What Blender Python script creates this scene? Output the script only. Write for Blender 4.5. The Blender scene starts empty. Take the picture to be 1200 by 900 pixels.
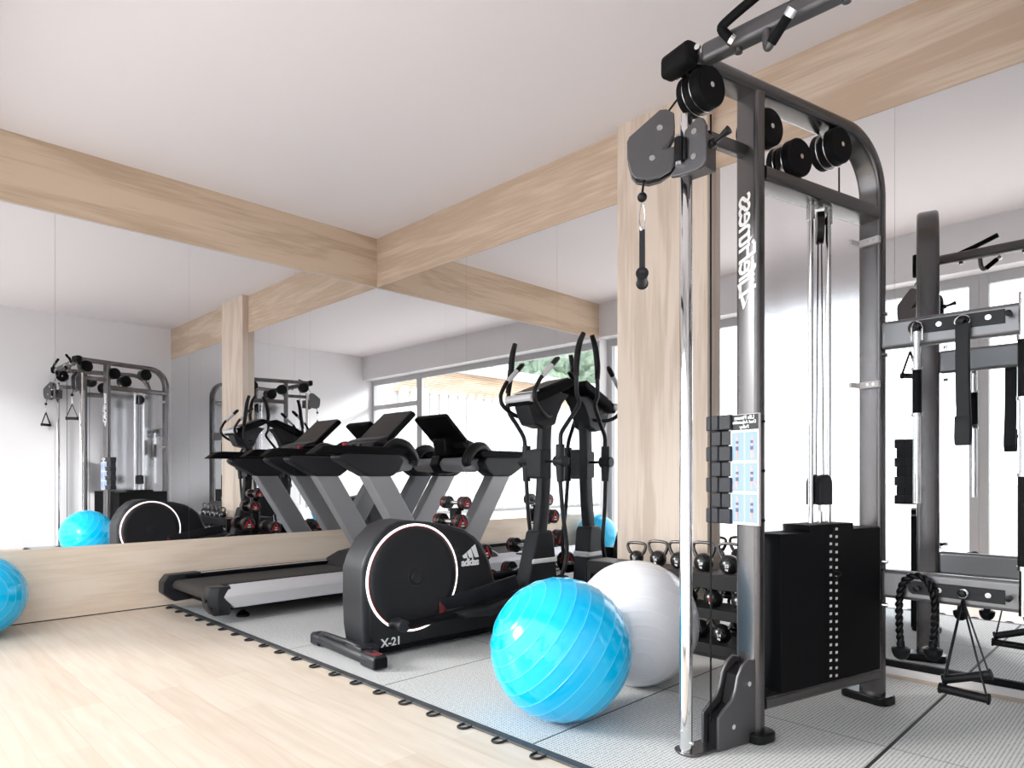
import bpy, bmesh, math, random
from mathutils import Vector, Matrix
random.seed(7)
SC = bpy.context.scene
COL = SC.collection
R = math.radians
V = Vector

# ------------------------------------------------------------------ helpers
class MB:
    """collects shapes in one bmesh"""
    def __init__(s, M=None):
        s.bm = bmesh.new(); s.M = M
        s.mi = 0
    def _add(s, verts, faces):
        vs = [s.bm.verts.new(v) for v in verts]
        for f in faces:
            try:
                fc = s.bm.faces.new([vs[i] for i in f]); fc.material_index = s.mi
            except ValueError: pass
        return vs
    def box(s, x0, x1, y0, y1, z0, z1, M=None):
        vs = [V((x, y, z)) for x in (x0, x1) for y in (y0, y1) for z in (z0, z1)]
        if M: vs = [M @ v for v in vs]
        s._add(vs, [(0,1,3,2),(4,6,7,5),(0,4,5,1),(2,3,7,6),(0,2,6,4),(1,5,7,3)])
        return s
    def prism(s, poly, axis, a, b):
        """poly 2-D outline; axis 'x': poly=(y,z); 'y': poly=(x,z); 'z': poly=(x,y)"""
        def mk(p, t):
            return V((t, p[0], p[1])) if axis == 'x' else V((p[0], t, p[1])) if axis == 'y' else V((p[0], p[1], t))
        n = len(poly)
        vs = [mk(p, a) for p in poly] + [mk(p, b) for p in poly]
        s._add(vs, [tuple(range(n))[::-1], tuple(range(n, 2*n))] + [(i, (i+1) % n, n+(i+1) % n, n+i) for i in range(n)])
        return s
    def loft(s, rings, cap=True):
        n = len(rings[0]); vs = []
        for r in rings: vs += list(r)
        fs = []
        for k in range(len(rings)-1):
            for i in range(n):
                j = (i+1) % n
                fs.append((k*n+i, k*n+j, (k+1)*n+j, (k+1)*n+i))
        if cap:
            fs.append(tuple(range(n))[::-1]); m = (len(rings)-1)*n
            fs.append(tuple(range(m, m+n)))
        s._add(vs, fs)
        return s
    def tube(s, pts, r, seg=10, smooth=0, sq=None, closed=False):
        pts = [V(p) for p in pts]
        rr = list(r) if isinstance(r, (list, tuple)) else [r]*len(pts)
        if smooth: pts, rr = catmull(pts, rr, smooth)
        rings = []; up = None
        for i, p in enumerate(pts):
            a = pts[max(i-1, 0)]; b = pts[min(i+1, len(pts)-1)]
            t = (b-a).normalized()
            if up is None:
                up = V((0,0,1)) if abs(t.z) < .9 else V((1,0,0))
            u = (up - t*up.dot(t))
            if u.length < 1e-4: u = t.orthogonal()
            u.normalize(); up = u; w = t.cross(u)
            rings.append([p + (u*math.cos(2*math.pi*k/seg) + w*math.sin(2*math.pi*k/seg)*(sq or 1))*rr[i] for k in range(seg)])
        return s.loft(rings)
    def cyl(s, c, ax, r, h, seg=24, r2=None):
        """centred at c, along ax, length h"""
        ax = V(ax).normalized(); c = V(c); r2 = r if r2 is None else r2
        u = ax.orthogonal().normalized(); w = ax.cross(u)
        ring = lambda q, rad: [q + (u*math.cos(2*math.pi*k/seg) + w*math.sin(2*math.pi*k/seg))*rad for k in range(seg)]
        return s.loft([ring(c-ax*h/2, r), ring(c+ax*h/2, r2)])
    def lathe(s, prof, c, ax, seg=24):
        """prof: (radius, height along ax)"""
        ax = V(ax).normalized(); c = V(c)
        u = ax.orthogonal().normalized(); w = ax.cross(u)
        return s.loft([[c + ax*h + (u*math.cos(2*math.pi*k/seg)+w*math.sin(2*math.pi*k/seg))*max(r, 1e-5) for k in range(seg)] for r, h in prof])
    def sphere(s, c, r, seg=20, rings=12):
        return s.lathe([(r*math.sin(math.pi*i/rings), -r*math.cos(math.pi*i/rings)) for i in range(rings+1)], c, (0,0,1), seg)
    def build(s, name, mat, parent=None, bev=0, segs=2, ang=35, smooth=True, off=None, sub=0):
        bm = s.bm
        if s.M is not None: bm.transform(s.M)
        bmesh.ops.remove_doubles(bm, verts=bm.verts, dist=1e-6)
        bmesh.ops.recalc_face_normals(bm, faces=bm.faces)
        if off is not None: bmesh.ops.translate(bm, verts=bm.verts, vec=-V(off))
        me = bpy.data.meshes.new(name); bm.to_mesh(me); bm.free()
        for m in (mat if isinstance(mat, (list, tuple)) else [mat]): me.materials.append(m)
        if smooth:
            me.polygons.foreach_set('use_smooth', [True]*len(me.polygons))
            me.set_sharp_from_angle(angle=R(ang))
        o = bpy.data.objects.new(name, me); COL.objects.link(o)
        if parent: o.parent = parent
        if bev:
            b = o.modifiers.new('bevel', 'BEVEL'); b.width = bev; b.segments = segs; b.limit_method = 'ANGLE'; b.angle_limit = R(28)
            b.harden_normals = False
        if sub:
            m = o.modifiers.new('sub', 'SUBSURF'); m.levels = m.render_levels = sub
        return o

def catmull(pts, rr, n):
    P = [pts[0]*2-pts[1]] + pts + [pts[-1]*2-pts[-2]]
    Q = [rr[0]] + list(rr) + [rr[-1]]
    out = []; ro = []
    for i in range(1, len(P)-2):
        for k in range(n):
            t = k/n
            a, b, c, d = P[i-1], P[i], P[i+1], P[i+2]
            out.append(.5*((2*b)+(c-a)*t+(2*a-5*b+4*c-d)*t*t+(3*b-a-3*c+d)*t**3))
            ro.append(Q[i]+(Q[i+1]-Q[i])*t)
    out.append(pts[-1]); ro.append(rr[-1])
    return out, ro

def thing(name, label, cat, loc=(0,0,0), rotz=0, group=None):
    o = bpy.data.objects.new(name, None); COL.objects.link(o)
    o.location = loc; o.rotation_euler = (0,0,rotz); o.empty_display_size = .1
    return tag(o, label, cat, group)
def tag(o, label, cat, group=None):
    o['label'] = label; o['category'] = cat
    if group: o['group'] = group
    return o
def struct(o): o['kind'] = 'structure'; return o

def text(body, size, mat, parent, name='lettering', M=None, extrude=.0006, shear=0, bold=0, align='CENTER', space=1.0):
    cu = bpy.data.curves.new(name, 'FONT'); cu.body = body; cu.size = size; cu.extrude = extrude
    cu.shear = shear; cu.offset = bold; cu.align_x = align; cu.align_y = 'CENTER'; cu.space_character = space
    cu.resolution_u = 3
    t = bpy.data.objects.new(name, cu); COL.objects.link(t)
    bpy.context.view_layer.update()
    dg = bpy.context.evaluated_depsgraph_get()
    me = bpy.data.meshes.new_from_object(t.evaluated_get(dg))
    bpy.data.objects.remove(t); bpy.data.curves.remove(cu)
    me.name = name
    if M is not None: me.transform(M)
    me.materials.clear(); me.materials.append(mat)
    o = bpy.data.objects.new(name, me); COL.objects.link(o); o.parent = parent
    return o
def frame_M(o, ex, ey):
    """matrix whose x axis = ex, y axis = ey at origin o"""
    ex = V(ex).normalized(); ey = V(ey).normalized(); ez = ex.cross(ey)
    return Matrix(((ex.x, ey.x, ez.x, o[0]), (ex.y, ey.y, ez.y, o[1]), (ex.z, ey.z, ez.z, o[2]), (0,0,0,1)))

# ------------------------------------------------------------------ materials
def new_mat(name):
    m = bpy.data.materials.new(name); m.use_nodes = True
    nt = m.node_tree; b = nt.nodes['Principled BSDF']
    return m, nt, b
def N(nt, t, **k):
    n = nt.nodes.new(t)
    for a, v in k.items():
        if a in n.inputs: n.inputs[a].default_value = v
        else: setattr(n, a, v)
    return n
def plain(name, col, rough=.5, metal=0, spec=.5, bump=0, scale=200, coat=0, emis=0):
    m, nt, b = new_mat(name)
    b.inputs['Base Color'].default_value = (*col, 1); b.inputs['Roughness'].default_value = rough
    b.inputs['Metallic'].default_value = metal; b.inputs['Specular IOR Level'].default_value = spec
    b.inputs['Coat Weight'].default_value = coat; b.inputs['Coat Roughness'].default_value = .1
    if emis:
        b.inputs['Emission Color'].default_value = (*col, 1); b.inputs['Emission Strength'].default_value = emis
    tc = N(nt, 'ShaderNodeTexCoord'); nz = N(nt, 'ShaderNodeTexNoise'); nz.inputs['Scale'].default_value = scale
    nt.links.new(tc.outputs['Object'], nz.inputs['Vector'])
    if bump:
        bp = N(nt, 'ShaderNodeBump'); bp.inputs['Strength'].default_value = bump; bp.inputs['Distance'].default_value = .002
        nt.links.new(nz.outputs['Fac'], bp.inputs['Height']); nt.links.new(bp.outputs['Normal'], b.inputs['Normal'])
    mr = N(nt, 'ShaderNodeMapRange'); mr.inputs['To Min'].default_value = max(rough-.04, 0); mr.inputs['To Max'].default_value = rough+.04
    nt.links.new(nz.outputs['Fac'], mr.inputs['Value']); nt.links.new(mr.outputs[0], b.inputs['Roughness'])
    return m

def oak(name, axis, c0=(.70,.52,.36), c1=(.56,.39,.25), rough=.55, scale=1.0):
    """wood with cathedral grain running along the given world axis"""
    m, nt, b = new_mat(name)
    tc = N(nt, 'ShaderNodeTexCoord'); mp = N(nt, 'ShaderNodeMapping')
    sc = {'x': (.35, 2.4, 2.4), 'y': (2.4, .35, 2.4), 'z': (2.4, 2.4, .3)}[axis]
    mp.inputs['Scale'].default_value = [v*scale for v in sc]
    nt.links.new(tc.outputs['Object'], mp.inputs['Vector'])
    n1 = N(nt, 'ShaderNodeTexNoise'); n1.inputs['Scale'].default_value = 1.6; n1.inputs['Detail'].default_value = 5; n1.inputs['Distortion'].default_value = .6
    nt.links.new(mp.outputs[0], n1.inputs['Vector'])
    mul = N(nt, 'ShaderNodeMath', operation='MULTIPLY'); mul.inputs[1].default_value = 9.0
    nt.links.new(n1.outputs['Fac'], mul.inputs[0])
    sn = N(nt, 'ShaderNodeMath', operation='SINE'); mul2 = N(nt, 'ShaderNodeMath', operation='MULTIPLY'); mul2.inputs[1].default_value = 2.2
    nt.links.new(mul.outputs[0], mul2.inputs[0]); nt.links.new(mul2.outputs[0], sn.inputs[0])
    mp2 = N(nt, 'ShaderNodeMapping'); sc2 = {'x': (3, 60, 60), 'y': (60, 3, 60), 'z': (60, 60, 3)}[axis]
    mp2.inputs['Scale'].default_value = sc2; nt.links.new(tc.outputs['Object'], mp2.inputs['Vector'])
    n2 = N(nt, 'ShaderNodeTexNoise'); n2.inputs['Scale'].default_value = 1; n2.inputs['Detail'].default_value = 6
    nt.links.new(mp2.outputs[0], n2.inputs['Vector'])
    a = N(nt, 'ShaderNodeMath', operation='MULTIPLY'); a.inputs[1].default_value = .24; nt.links.new(sn.outputs[0], a.inputs[0])
    c = N(nt, 'ShaderNodeMath', operation='ADD'); nt.links.new(a.outputs[0], c.inputs[0]); nt.links.new(n2.outputs['Fac'], c.inputs[1])
    n3 = N(nt, 'ShaderNodeTexNoise'); n3.inputs['Scale'].default_value = .9; nt.links.new(mp.outputs[0], n3.inputs['Vector'])
    c2 = N(nt, 'ShaderNodeMath', operation='ADD'); nt.links.new(c.outputs[0], c2.inputs[0])
    a3 = N(nt, 'ShaderNodeMath', operation='MULTIPLY_ADD'); a3.inputs[1].default_value = .7; a3.inputs[2].default_value = -.35
    nt.links.new(n3.outputs['Fac'], a3.inputs[0]); nt.links.new(a3.outputs[0], c2.inputs[1])
    cr = N(nt, 'ShaderNodeValToRGB'); cr.color_ramp.elements[0].position = .25; cr.color_ramp.elements[1].position = .72
    cr.color_ramp.elements[0].color = (*c1, 1); cr.color_ramp.elements[1].color = (*c0, 1)
    nt.links.new(c2.outputs[0], cr.inputs[0]); nt.links.new(cr.outputs[0], b.inputs['Base Color'])
    b.inputs['Roughness'].default_value = rough; b.inputs['Specular IOR Level'].default_value = .3
    bp = N(nt, 'ShaderNodeBump'); bp.inputs['Strength'].default_value = .12; bp.inputs['Distance'].default_value = .002
    nt.links.new(n2.outputs['Fac'], bp.inputs['Height']); nt.links.new(bp.outputs['Normal'], b.inputs['Normal'])
    return m

def floor_oak(name):
    m, nt, b = new_mat(name)
    tc = N(nt, 'ShaderNodeTexCoord')
    br = N(nt, 'ShaderNodeTexBrick'); br.offset = .37; br.offset_frequency = 2
    for k, v in {'Scale': 1.0, 'Brick Width': 1.35, 'Row Height': .155, 'Mortar Size': .0012, 'Mortar Smooth': .3, 'Bias': 0.0}.items(): br.inputs[k].default_value = v
    br.inputs['Color1'].default_value = (.65,.545,.445,1); br.inputs['Color2'].default_value = (.72,.625,.53,1); br.inputs['Mortar'].default_value = (.60,.48,.37,1)
    nt.links.new(tc.outputs['Object'], br.inputs['Vector'])
    mp = N(nt, 'ShaderNodeMapping'); mp.inputs['Scale'].default_value = (2.2, 26, 1); nt.links.new(tc.outputs['Object'], mp.inputs['Vector'])
    n = N(nt, 'ShaderNodeTexNoise'); n.inputs['Scale'].default_value = 1; n.inputs['Detail'].default_value = 6; n.inputs['Distortion'].default_value = .5
    nt.links.new(mp.outputs[0], n.inputs['Vector'])
    cr = N(nt, 'ShaderNodeValToRGB'); cr.color_ramp.elements[0].color = (.90,.87,.84,1); cr.color_ramp.elements[1].color = (1,1,1,1)
    cr.color_ramp.elements[0].position = .3; cr.color_ramp.elements[1].position = .62
    nt.links.new(n.outputs['Fac'], cr.inputs[0])
    mx = N(nt, 'ShaderNodeMix', data_type='RGBA', blend_type='MULTIPLY'); mx.inputs[0].default_value = 1
    nt.links.new(br.outputs['Color'], mx.inputs[6]); nt.links.new(cr.outputs[0], mx.inputs[7]); nt.links.new(mx.outputs[2], b.inputs['Base Color'])
    b.inputs['Roughness'].default_value = .42; b.inputs['Specular IOR Level'].default_value = .4
    return m

def mat_tex(name):
    """light grey woven mat: fine raised dots in rows"""
    m, nt, b = new_mat(name)
    tc = N(nt, 'ShaderNodeTexCoord'); mp = N(nt, 'ShaderNodeMapping'); mp.inputs['Scale'].default_value = (80, 80, 0)
    nt.links.new(tc.outputs['Object'], mp.inputs['Vector'])
    vo = N(nt, 'ShaderNodeTexVoronoi'); vo.voronoi_dimensions = '2D'; vo.inputs['Randomness'].default_value = .12; vo.inputs['Scale'].default_value = 1
    nt.links.new(mp.outputs[0], vo.inputs['Vector'])
    cr = N(nt, 'ShaderNodeValToRGB'); cr.color_ramp.elements[0].color = (.63,.635,.63,1); cr.color_ramp.elements[1].color = (.12,.125,.125,1)
    cr.color_ramp.elements[0].position = .42; cr.color_ramp.elements[1].position = .62
    nt.links.new(vo.outputs['Distance'], cr.inputs[0]); nt.links.new(cr.outputs[0], b.inputs['Base Color'])
    b.inputs['Roughness'].default_value = .8; b.inputs['Specular IOR Level'].default_value = .2
    bp = N(nt, 'ShaderNodeBump'); bp.invert = True; bp.inputs['Strength'].default_value = .3; bp.inputs['Distance'].default_value = .003
    nt.links.new(vo.outputs['Distance'], bp.inputs['Height']); nt.links.new(bp.outputs['Normal'], b.inputs['Normal'])
    return m

def mirror_mat():
    m = bpy.data.materials.new('mirror_glass'); m.use_nodes = True; nt = m.node_tree; nt.nodes.clear()
    o = N(nt, 'ShaderNodeOutputMaterial'); g = N(nt, 'ShaderNodeBsdfGlossy'); g.inputs['Roughness'].default_value = 0
    g.inputs['Color'].default_value = (.90,.91,.92,1); nt.links.new(g.outputs[0], o.inputs[0]); return m
def pane_mat():
    m = bpy.data.materials.new('window_glass'); m.use_nodes = True; nt = m.node_tree; nt.nodes.clear()
    o = N(nt, 'ShaderNodeOutputMaterial'); t = N(nt, 'ShaderNodeBsdfTransparent'); t.inputs['Color'].default_value = (.97,.98,.98,1)
    g = N(nt, 'ShaderNodeBsdfGlossy'); g.inputs['Roughness'].default_value = .02
    f = N(nt, 'ShaderNodeLayerWeight'); f.inputs['Blend'].default_value = .35
    pw = N(nt, 'ShaderNodeMath', operation='POWER'); pw.inputs[1].default_value = 5; ml = N(nt, 'ShaderNodeMath', operation='MULTIPLY_ADD'); ml.inputs[1].default_value = .5; ml.inputs[2].default_value = .02
    nt.links.new(f.outputs['Facing'], pw.inputs[0]); nt.links.new(pw.outputs[0], ml.inputs[0])
    mx = N(nt, 'ShaderNodeMixShader'); nt.links.new(ml.outputs[0], mx.inputs[0]); nt.links.new(t.outputs[0], mx.inputs[1]); nt.links.new(g.outputs[0], mx.inputs[2])
    nt.links.new(mx.outputs[0], o.inputs[0]); return m
def frosted_mat():
    m = bpy.data.materials.new('frosted_acrylic'); m.use_nodes = True; nt = m.node_tree; nt.nodes.clear()
    o = N(nt, 'ShaderNodeOutputMaterial'); t = N(nt, 'ShaderNodeBsdfRefraction'); t.inputs['Roughness'].default_value = .25; t.inputs['IOR'].default_value = 1.3
    t.inputs['Color'].default_value = (.97,.97,.98,1)
    t2 = N(nt, 'ShaderNodeBsdfTransparent')
    mx = N(nt, 'ShaderNodeMixShader'); mx.inputs[0].default_value = .1
    nt.links.new(t.outputs[0], mx.inputs[1]); nt.links.new(t2.outputs[0], mx.inputs[2])
    nt.links.new(mx.outputs[0], o.inputs[0]); return m
def noisy(name, c0, c1, scale, rough=.8):
    m, nt, b = new_mat(name)
    tc = N(nt, 'ShaderNodeTexCoord'); n = N(nt, 'ShaderNodeTexNoise'); n.inputs['Scale'].default_value = scale; n.inputs['Detail'].default_value = 6
    nt.links.new(tc.outputs['Object'], n.inputs['Vector'])
    cr = N(nt, 'ShaderNodeValToRGB'); cr.color_ramp.elements[0].color = (*c0,1); cr.color_ramp.elements[1].color = (*c1,1)
    cr.color_ramp.elements[0].position = .35; cr.color_ramp.elements[1].position = .65
    nt.links.new(n.outputs['Fac'], cr.inputs[0]); nt.links.new(cr.outputs[0], b.inputs['Base Color']); b.inputs['Roughness'].default_value = rough
    return m

M = {}
M['wall'] = plain('white_plaster', (.78,.77,.79), .85, spec=.15, bump=.05, scale=90)
M['ceil'] = plain('ceiling_paint', (.83,.79,.81), .9, spec=.1, bump=.04, scale=60)
M['beam_y'] = oak('oak_veneer_long', 'y', c0=(.64,.51,.385), c1=(.51,.385,.275)); M['beam_x'] = oak('oak_veneer_cross', 'x', c0=(.66,.54,.435), c1=(.53,.405,.305))
M['col'] = oak('oak_veneer_upright', 'z', c0=(.71,.605,.52), c1=(.58,.475,.39), scale=1.2)
M['board'] = oak('oak_veneer_board', 'y', c0=(.85,.73,.61), c1=(.76,.63,.50))
M['floor'] = floor_oak('oak_planks')
M['mat'] = mat_tex('ribbed_mat'); M['edge'] = plain('mat_edge_rubber', (.055,.058,.062), .6)
M['seam'] = plain('black_seam', (.012,.012,.013), .7)
M['mirror'] = mirror_mat(); M['pane'] = pane_mat(); M['frost'] = frosted_mat()
M['frame'] = plain('graphite_steel', (.145,.138,.140), .25, metal=.85, bump=.02, scale=500, coat=.15)
M['frame_l'] = plain('hammered_grey_steel', (.125,.122,.128), .36, metal=.7, bump=.05, scale=400); M['xbar'] = plain('crossbar_steel', (.24,.24,.25), .32, metal=.7, bump=.05, scale=400)
M['chrome'] = plain('chrome', (.82,.83,.84), .09, metal=1)
M['steel'] = plain('brushed_steel', (.62,.62,.62), .25, metal=1)
M['black'] = plain('black_plastic', (.006,.006,.007), .32, spec=.28)
M['blackm'] = plain('matt_black_plastic', (.005,.005,.006), .6, spec=.12)
M['rubber'] = plain('black_rubber', (.009,.009,.011), .5, spec=.25, bump=.1, scale=300)
M['hous'] = plain('satin_black_housing', (.013,.013,.015), .5, spec=.35, bump=.05, scale=900)
M['char'] = plain('charcoal_plastic', (.018,.019,.023), .42, spec=.28, bump=.03, scale=600)
M['dgrey'] = plain('dark_grey_plastic', (.024,.025,.030), .42, spec=.30)
M['silver'] = plain('silver_paint', (.62,.62,.65), .38, metal=.25)
M['post'] = plain('grey_post_paint', (.36,.36,.38), .45, metal=.2)
M['belt'] = plain('running_belt', (.040,.036,.034), .75, bump=.3, scale=500)
M['white'] = plain('white_print', (.85,.85,.85), .5)
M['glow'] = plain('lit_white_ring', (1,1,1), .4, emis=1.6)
M['red'] = plain('red_print', (.55,.02,.025), .45)
M['dred'] = plain('dark_red_rubber', (.16,.02,.025), .6)
M['winframe'] = plain('window_frame_grey', (.50,.50,.52), .5)
M['strap'] = plain('black_webbing', (.010,.012,.015), .6, bump=.3, scale=900)
M['blue'] = plain('blue_vinyl', (.0,.50,.90), .13, spec=.5, coat=.25); M['blue_l'] = plain('blue_vinyl_rib', (.12,.66,.93), .2, coat=.2)
M['wball'] = plain('white_vinyl', (.76,.77,.81), .15, spec=.5, coat=.25); M['wball_l'] = plain('white_vinyl_rib', (.84,.84,.87), .25)
M['ppaper'] = plain('placard_white', (.62,.66,.70), .5, spec=.2); M['pblue'] = plain('placard_blue', (.27,.38,.62), .5, spec=.2)
M['skin'] = plain('print_skin_tone', (.60,.36,.32), .6); M['navy'] = plain('print_navy', (.08,.11,.2), .6)
M['iron'] = plain('black_cast_iron', (.010,.010,.011), .28, spec=.6, coat=.2); M['handle'] = plain('dark_handle_steel', (.10,.095,.095), .25, metal=.8)
M['rackb'] = plain('rack_black_steel', (.012,.012,.013), .5, spec=.25); M['racktop'] = plain('rack_brown_top', (.05,.038,.038), .5)
M['alu'] = plain('aluminium_strip', (.62,.60,.60), .5, metal=.2)
M['clad'] = oak('cladding_larch', 'y', c0=(.62,.46,.33), c1=(.48,.34,.24))
M['render_w'] = plain('white_render', (.80,.80,.80), .9)
M['ground'] = noisy('terrace_paving', (.70,.65,.61), (.76,.72,.68), 3)
M['leaf'] = noisy('leaves', (.15,.21,.15), (.33,.41,.30), 1.5); M['bark'] = plain('bark', (.12,.09,.07), .9)

# ------------------------------------------------------------------ room
XW, YB, ZC, ZB, ZA = -5.225, 3.473, 3.115, 2.67, .473      # left wall face, back wall face, ceiling, beam underside, board top
XC, YD = .19, .176
def sbox(name, m, *a, bev=0):
    return struct(MB().box(*a).build(name, m, bev=bev))
sbox('floor', M['floor'], XW-.3, XC+.3, -.25, YB+.3, -.1, 0)
sbox('ceiling', M['ceil'], XW-.3, XC+.3, -.25, YB+.3, ZC, ZC+.15)
sbox('wall_left', M['wall'], XW-.3, XW-.012, -.25, YB+.3, 0, ZC)
sbox('wall_back', M['wall'], XW-.012, XC+.3, YB+.012, YB+.3, 0, ZC)
sbox('wall_right', M['wall'], XC, XC+.3, -.25, YB+.012, 0, ZC)
sbox('wall_front', M['wall'], XW-.012, XC, -.25, YD, 2.69, ZC)
# oak beams and boards (trim)
sbox('trim_1', M['beam_y'], XW-.012, XW, YD, YB, ZB, ZC)
sbox('trim_2', M['beam_x'], XW, XC, YB, YB+.012, ZB, ZC)
sbox('trim_3', M['col'], -2.482, -1.868, YB-.068, YB+.012, 0, ZC, bev=.003)
sbox('baseboard_left', M['board'], XW-.012, XW, -.05, YB, .007, ZA)
sbox('shade_gap_strip', M['seam'], XW-.012, XW-.003, -.05, YB, 0, .007)  # black strip paints the shade in the gap between board and floor
sbox('baseboard_back', plain('tan_strip', (.42,.34,.28), .6), XW, XC, YB-.022, YB+.012, 0, .022)
sbox('trim_4', M['alu'], XW, XC, YB-.012, YB+.012, .022, .056)
sbox('trim_5', M['blackm'], XW, XC, YB-.006, YB+.012, .056, .086)
# light grey strip under left beam
sbox('trim_6', M['alu'], XW-.012, XW-.001, YD, YB, ZB-.006, ZB)

# mirror panels
G = 'mirror panels on the left wall'
ya = [YD-.02, .991, 1.832, 2.67, YB]
la = ['mirror panel on the left wall nearest the window, above the blue ball in the corner',
      'mirror panel on the left wall reflecting the cable machine, left of the treadmill tail',
      'mirror panel on the left wall behind the tail of the treadmill belt',
      'mirror panel on the left wall in the room corner behind the treadmill handrail']
for i in range(4):
    o = MB().box(XW-.012, XW-.005, ya[i]+(.001 if i < 2 else .0004), ya[i+1]-(.001 if i == 0 else .0004)+(.006 if i == 3 else 0), ZA, ZB-.006).build('mirror_panel', M['mirror'], smooth=False)
    tag(o, la[i], 'mirror', G)
xb = [(XW, -3.985), (-3.985, -3.04), (-3.04, -2.482), (-1.868, -.952), (-.952, XC)]
lb = ['mirror panel on the back wall in the corner behind the treadmill console',
      'mirror panel on the back wall behind the dumbbell rack and cross trainer bars',
      'narrow mirror panel on the back wall between cross trainer and oak pilaster',
      'mirror panel on the back wall right of the oak pilaster, behind the weight stack',
      'mirror panel on the back wall behind the accessory crossbars of the cable machine']
for i, (a, b) in enumerate(xb):
    o = MB().box(a+(.0006 if i else -.007), b-.0006, YB+.005, YB+.012, .086, ZB).build('mirror_panel', M['mirror'], smooth=False)
    tag(o, lb[i], 'mirror', 'mirror panels on the back wall')

# window wall behind the camera: frames stand in the reveal
def window(n, x0, x1, transom=None):
    mb = MB(); y0, y1 = -.075, -.015; w = .07
    mb.box(x0, x0+w, y0, y1, .0, 2.69); mb.box(x1-w, x1, y0, y1, 0, 2.69)
    mb.box(x0+w, x1-w, y0, y1, 2.60, 2.69); mb.box(x0+w, x1-w, y0, y1, 0, .07)
    if transom: mb.box(x0+w, x1-w, y0, y1, transom-.04, transom+.04)
    f = struct(mb.build('window_%d' % n, M['winframe'], bev=.004))
    g = MB().box(x0+w, x1-w, -.051, -.045, .07, 2.60).build('pane', M['pane'], f, smooth=False)
window(1, -1.25, XC, 2.19)
window(2, XW-.012, -1.25)

# ------------------------------------------------------------------ outside
struct(MB().box(-60, 60, -80, -.25, -.25, -.1).build('ground', M['ground']))
wg = thing('neighbouring_building', 'low white building with timber slat fascia seen beyond the windows', 'building', (6, -9, -.1))
off = wg.location
MB().box(3.85, 9, -22, -3.05, -.1, 3.95).build('wall', M['render_w'], wg, off=off)
mb = MB()
for i in range(12): mb.box(3.50, 3.62, -22, -3.05, 3.10+i*.052, 3.10+i*.052+.042)
mb.box(3.62, 3.85, -22, -3.05, 3.10, 3.72)
mb.build('timber_cladding', M['clad'], wg, off=off)
MB().box(3.2, 9.2, -22.2, -2.95, 3.73, 3.95).build('roof_fascia', M['render_w'], wg, off=off)
mb = MB()
for i in range(58): mb.cyl((3.60, -3.2-i*.32, 1.6), (0,0,1), .13, 3.2, 14)
f = mb.build('pleated_screen', M['render_w'], wg, off=off)
def tree(x, y, h, r, label, seed):
    rnd = random.Random(seed)
    t = thing('tree', label, 'tree', (x, y, -.1), group='trees beyond the neighbouring building')
    MB().tube([(0,0,0),(.1,0,h*.3),(0,.1,h*.6)], [.22,.17,.1], 10, 4).build('trunk', M['bark'], t)
    bm = bmesh.new()
    for k in range(26):
        a = rnd.uniform(0, 6.28); q = rnd.uniform(0, 1)**.5*r*.75; z = h*rnd.uniform(.28, .95)
        s = rnd.uniform(.22, .42)*r*(1.15-abs(z/h-.5))
        mtx = Matrix.Translation((math.cos(a)*q*(1.2-z/h*.7), math.sin(a)*q*(1.2-z/h*.7), z)) @ Matrix.Scale(s, 4)
        bmesh.ops.create_icosphere(bm, subdivisions=3, radius=1, matrix=mtx)
    for v in bm.verts: v.co += V((rnd.uniform(-1,1), rnd.uniform(-1,1), rnd.uniform(-1,1)))*.14
    me = bpy.data.meshes.new('crown'); bm.to_mesh(me); bm.free(); me.materials.append(M['leaf'])
    o = bpy.data.objects.new('crown', me); COL.objects.link(o); o.parent = t
for i, (x, y, h, r) in enumerate([(13.5,-25,9.5,2.9),(13,-36,12.5,3.6),(20,-27,11,3.0),(21,-38,14,3.8),(27,-27,11.5,3.1),(30,-38,14.5,4.0),(34.5,-28,12,3.2)]):
    tree(x, y, h, r, 'leafy green tree behind the neighbouring building, seen through the mirrored windows', i)

# ------------------------------------------------------------------ rubber mat
gm = thing('gym_mat', 'light grey ribbed interlocking gym mat laid over the oak floor', 'mat', (-2.5, 2.58, 0))
off = gm.location; zt = .008
MB().box(XW+.003, XC-.003, 1.715, 3.448, 0, zt).build('mat_surface', M['mat'], gm, off=off)
MB().box(XW+.003, XC-.003, 1.676, 1.715, 0, zt+.001).build('edge_strip', M['edge'], gm, off=off, bev=.002)
mb = MB()
for x in (-.72, -1.61, -2.53): mb.box(x-(.006 if x > -1 else .0022), x+(.006 if x > -1 else .0022), 1.716, 3.447, zt-.002, zt+.0006)
for x in (-3.42, -4.31): mb.box(x-.0012, x+.0012, 1.716, 3.447, zt-.002, zt+.0005)
mb.box(XW+.005, XC-.005, 2.562, 2.5645, zt-.002, zt+.0005)
mb.build('seam', M['seam'], gm, off=off)
tab = None
for i in range(28):
    x = -5.13 + i*.188
    if x > .1: break
    if tab is None:
        t = MB().tube([(0,.03,.005),(-.0,-.012,.005),(.006,-.030,.005),(.020,-.036,.005),(.034,-.030,.005),(.040,-.012,.005),(.040,.03,.005)], .0045, 8, 4).build('connector_tab', M['seam'], gm)
        tab = t
    else:
        t = tab.copy(); COL.objects.link(t); t.parent = gm
    t.location = V((x, 1.670, 0)) - V(off)

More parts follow.
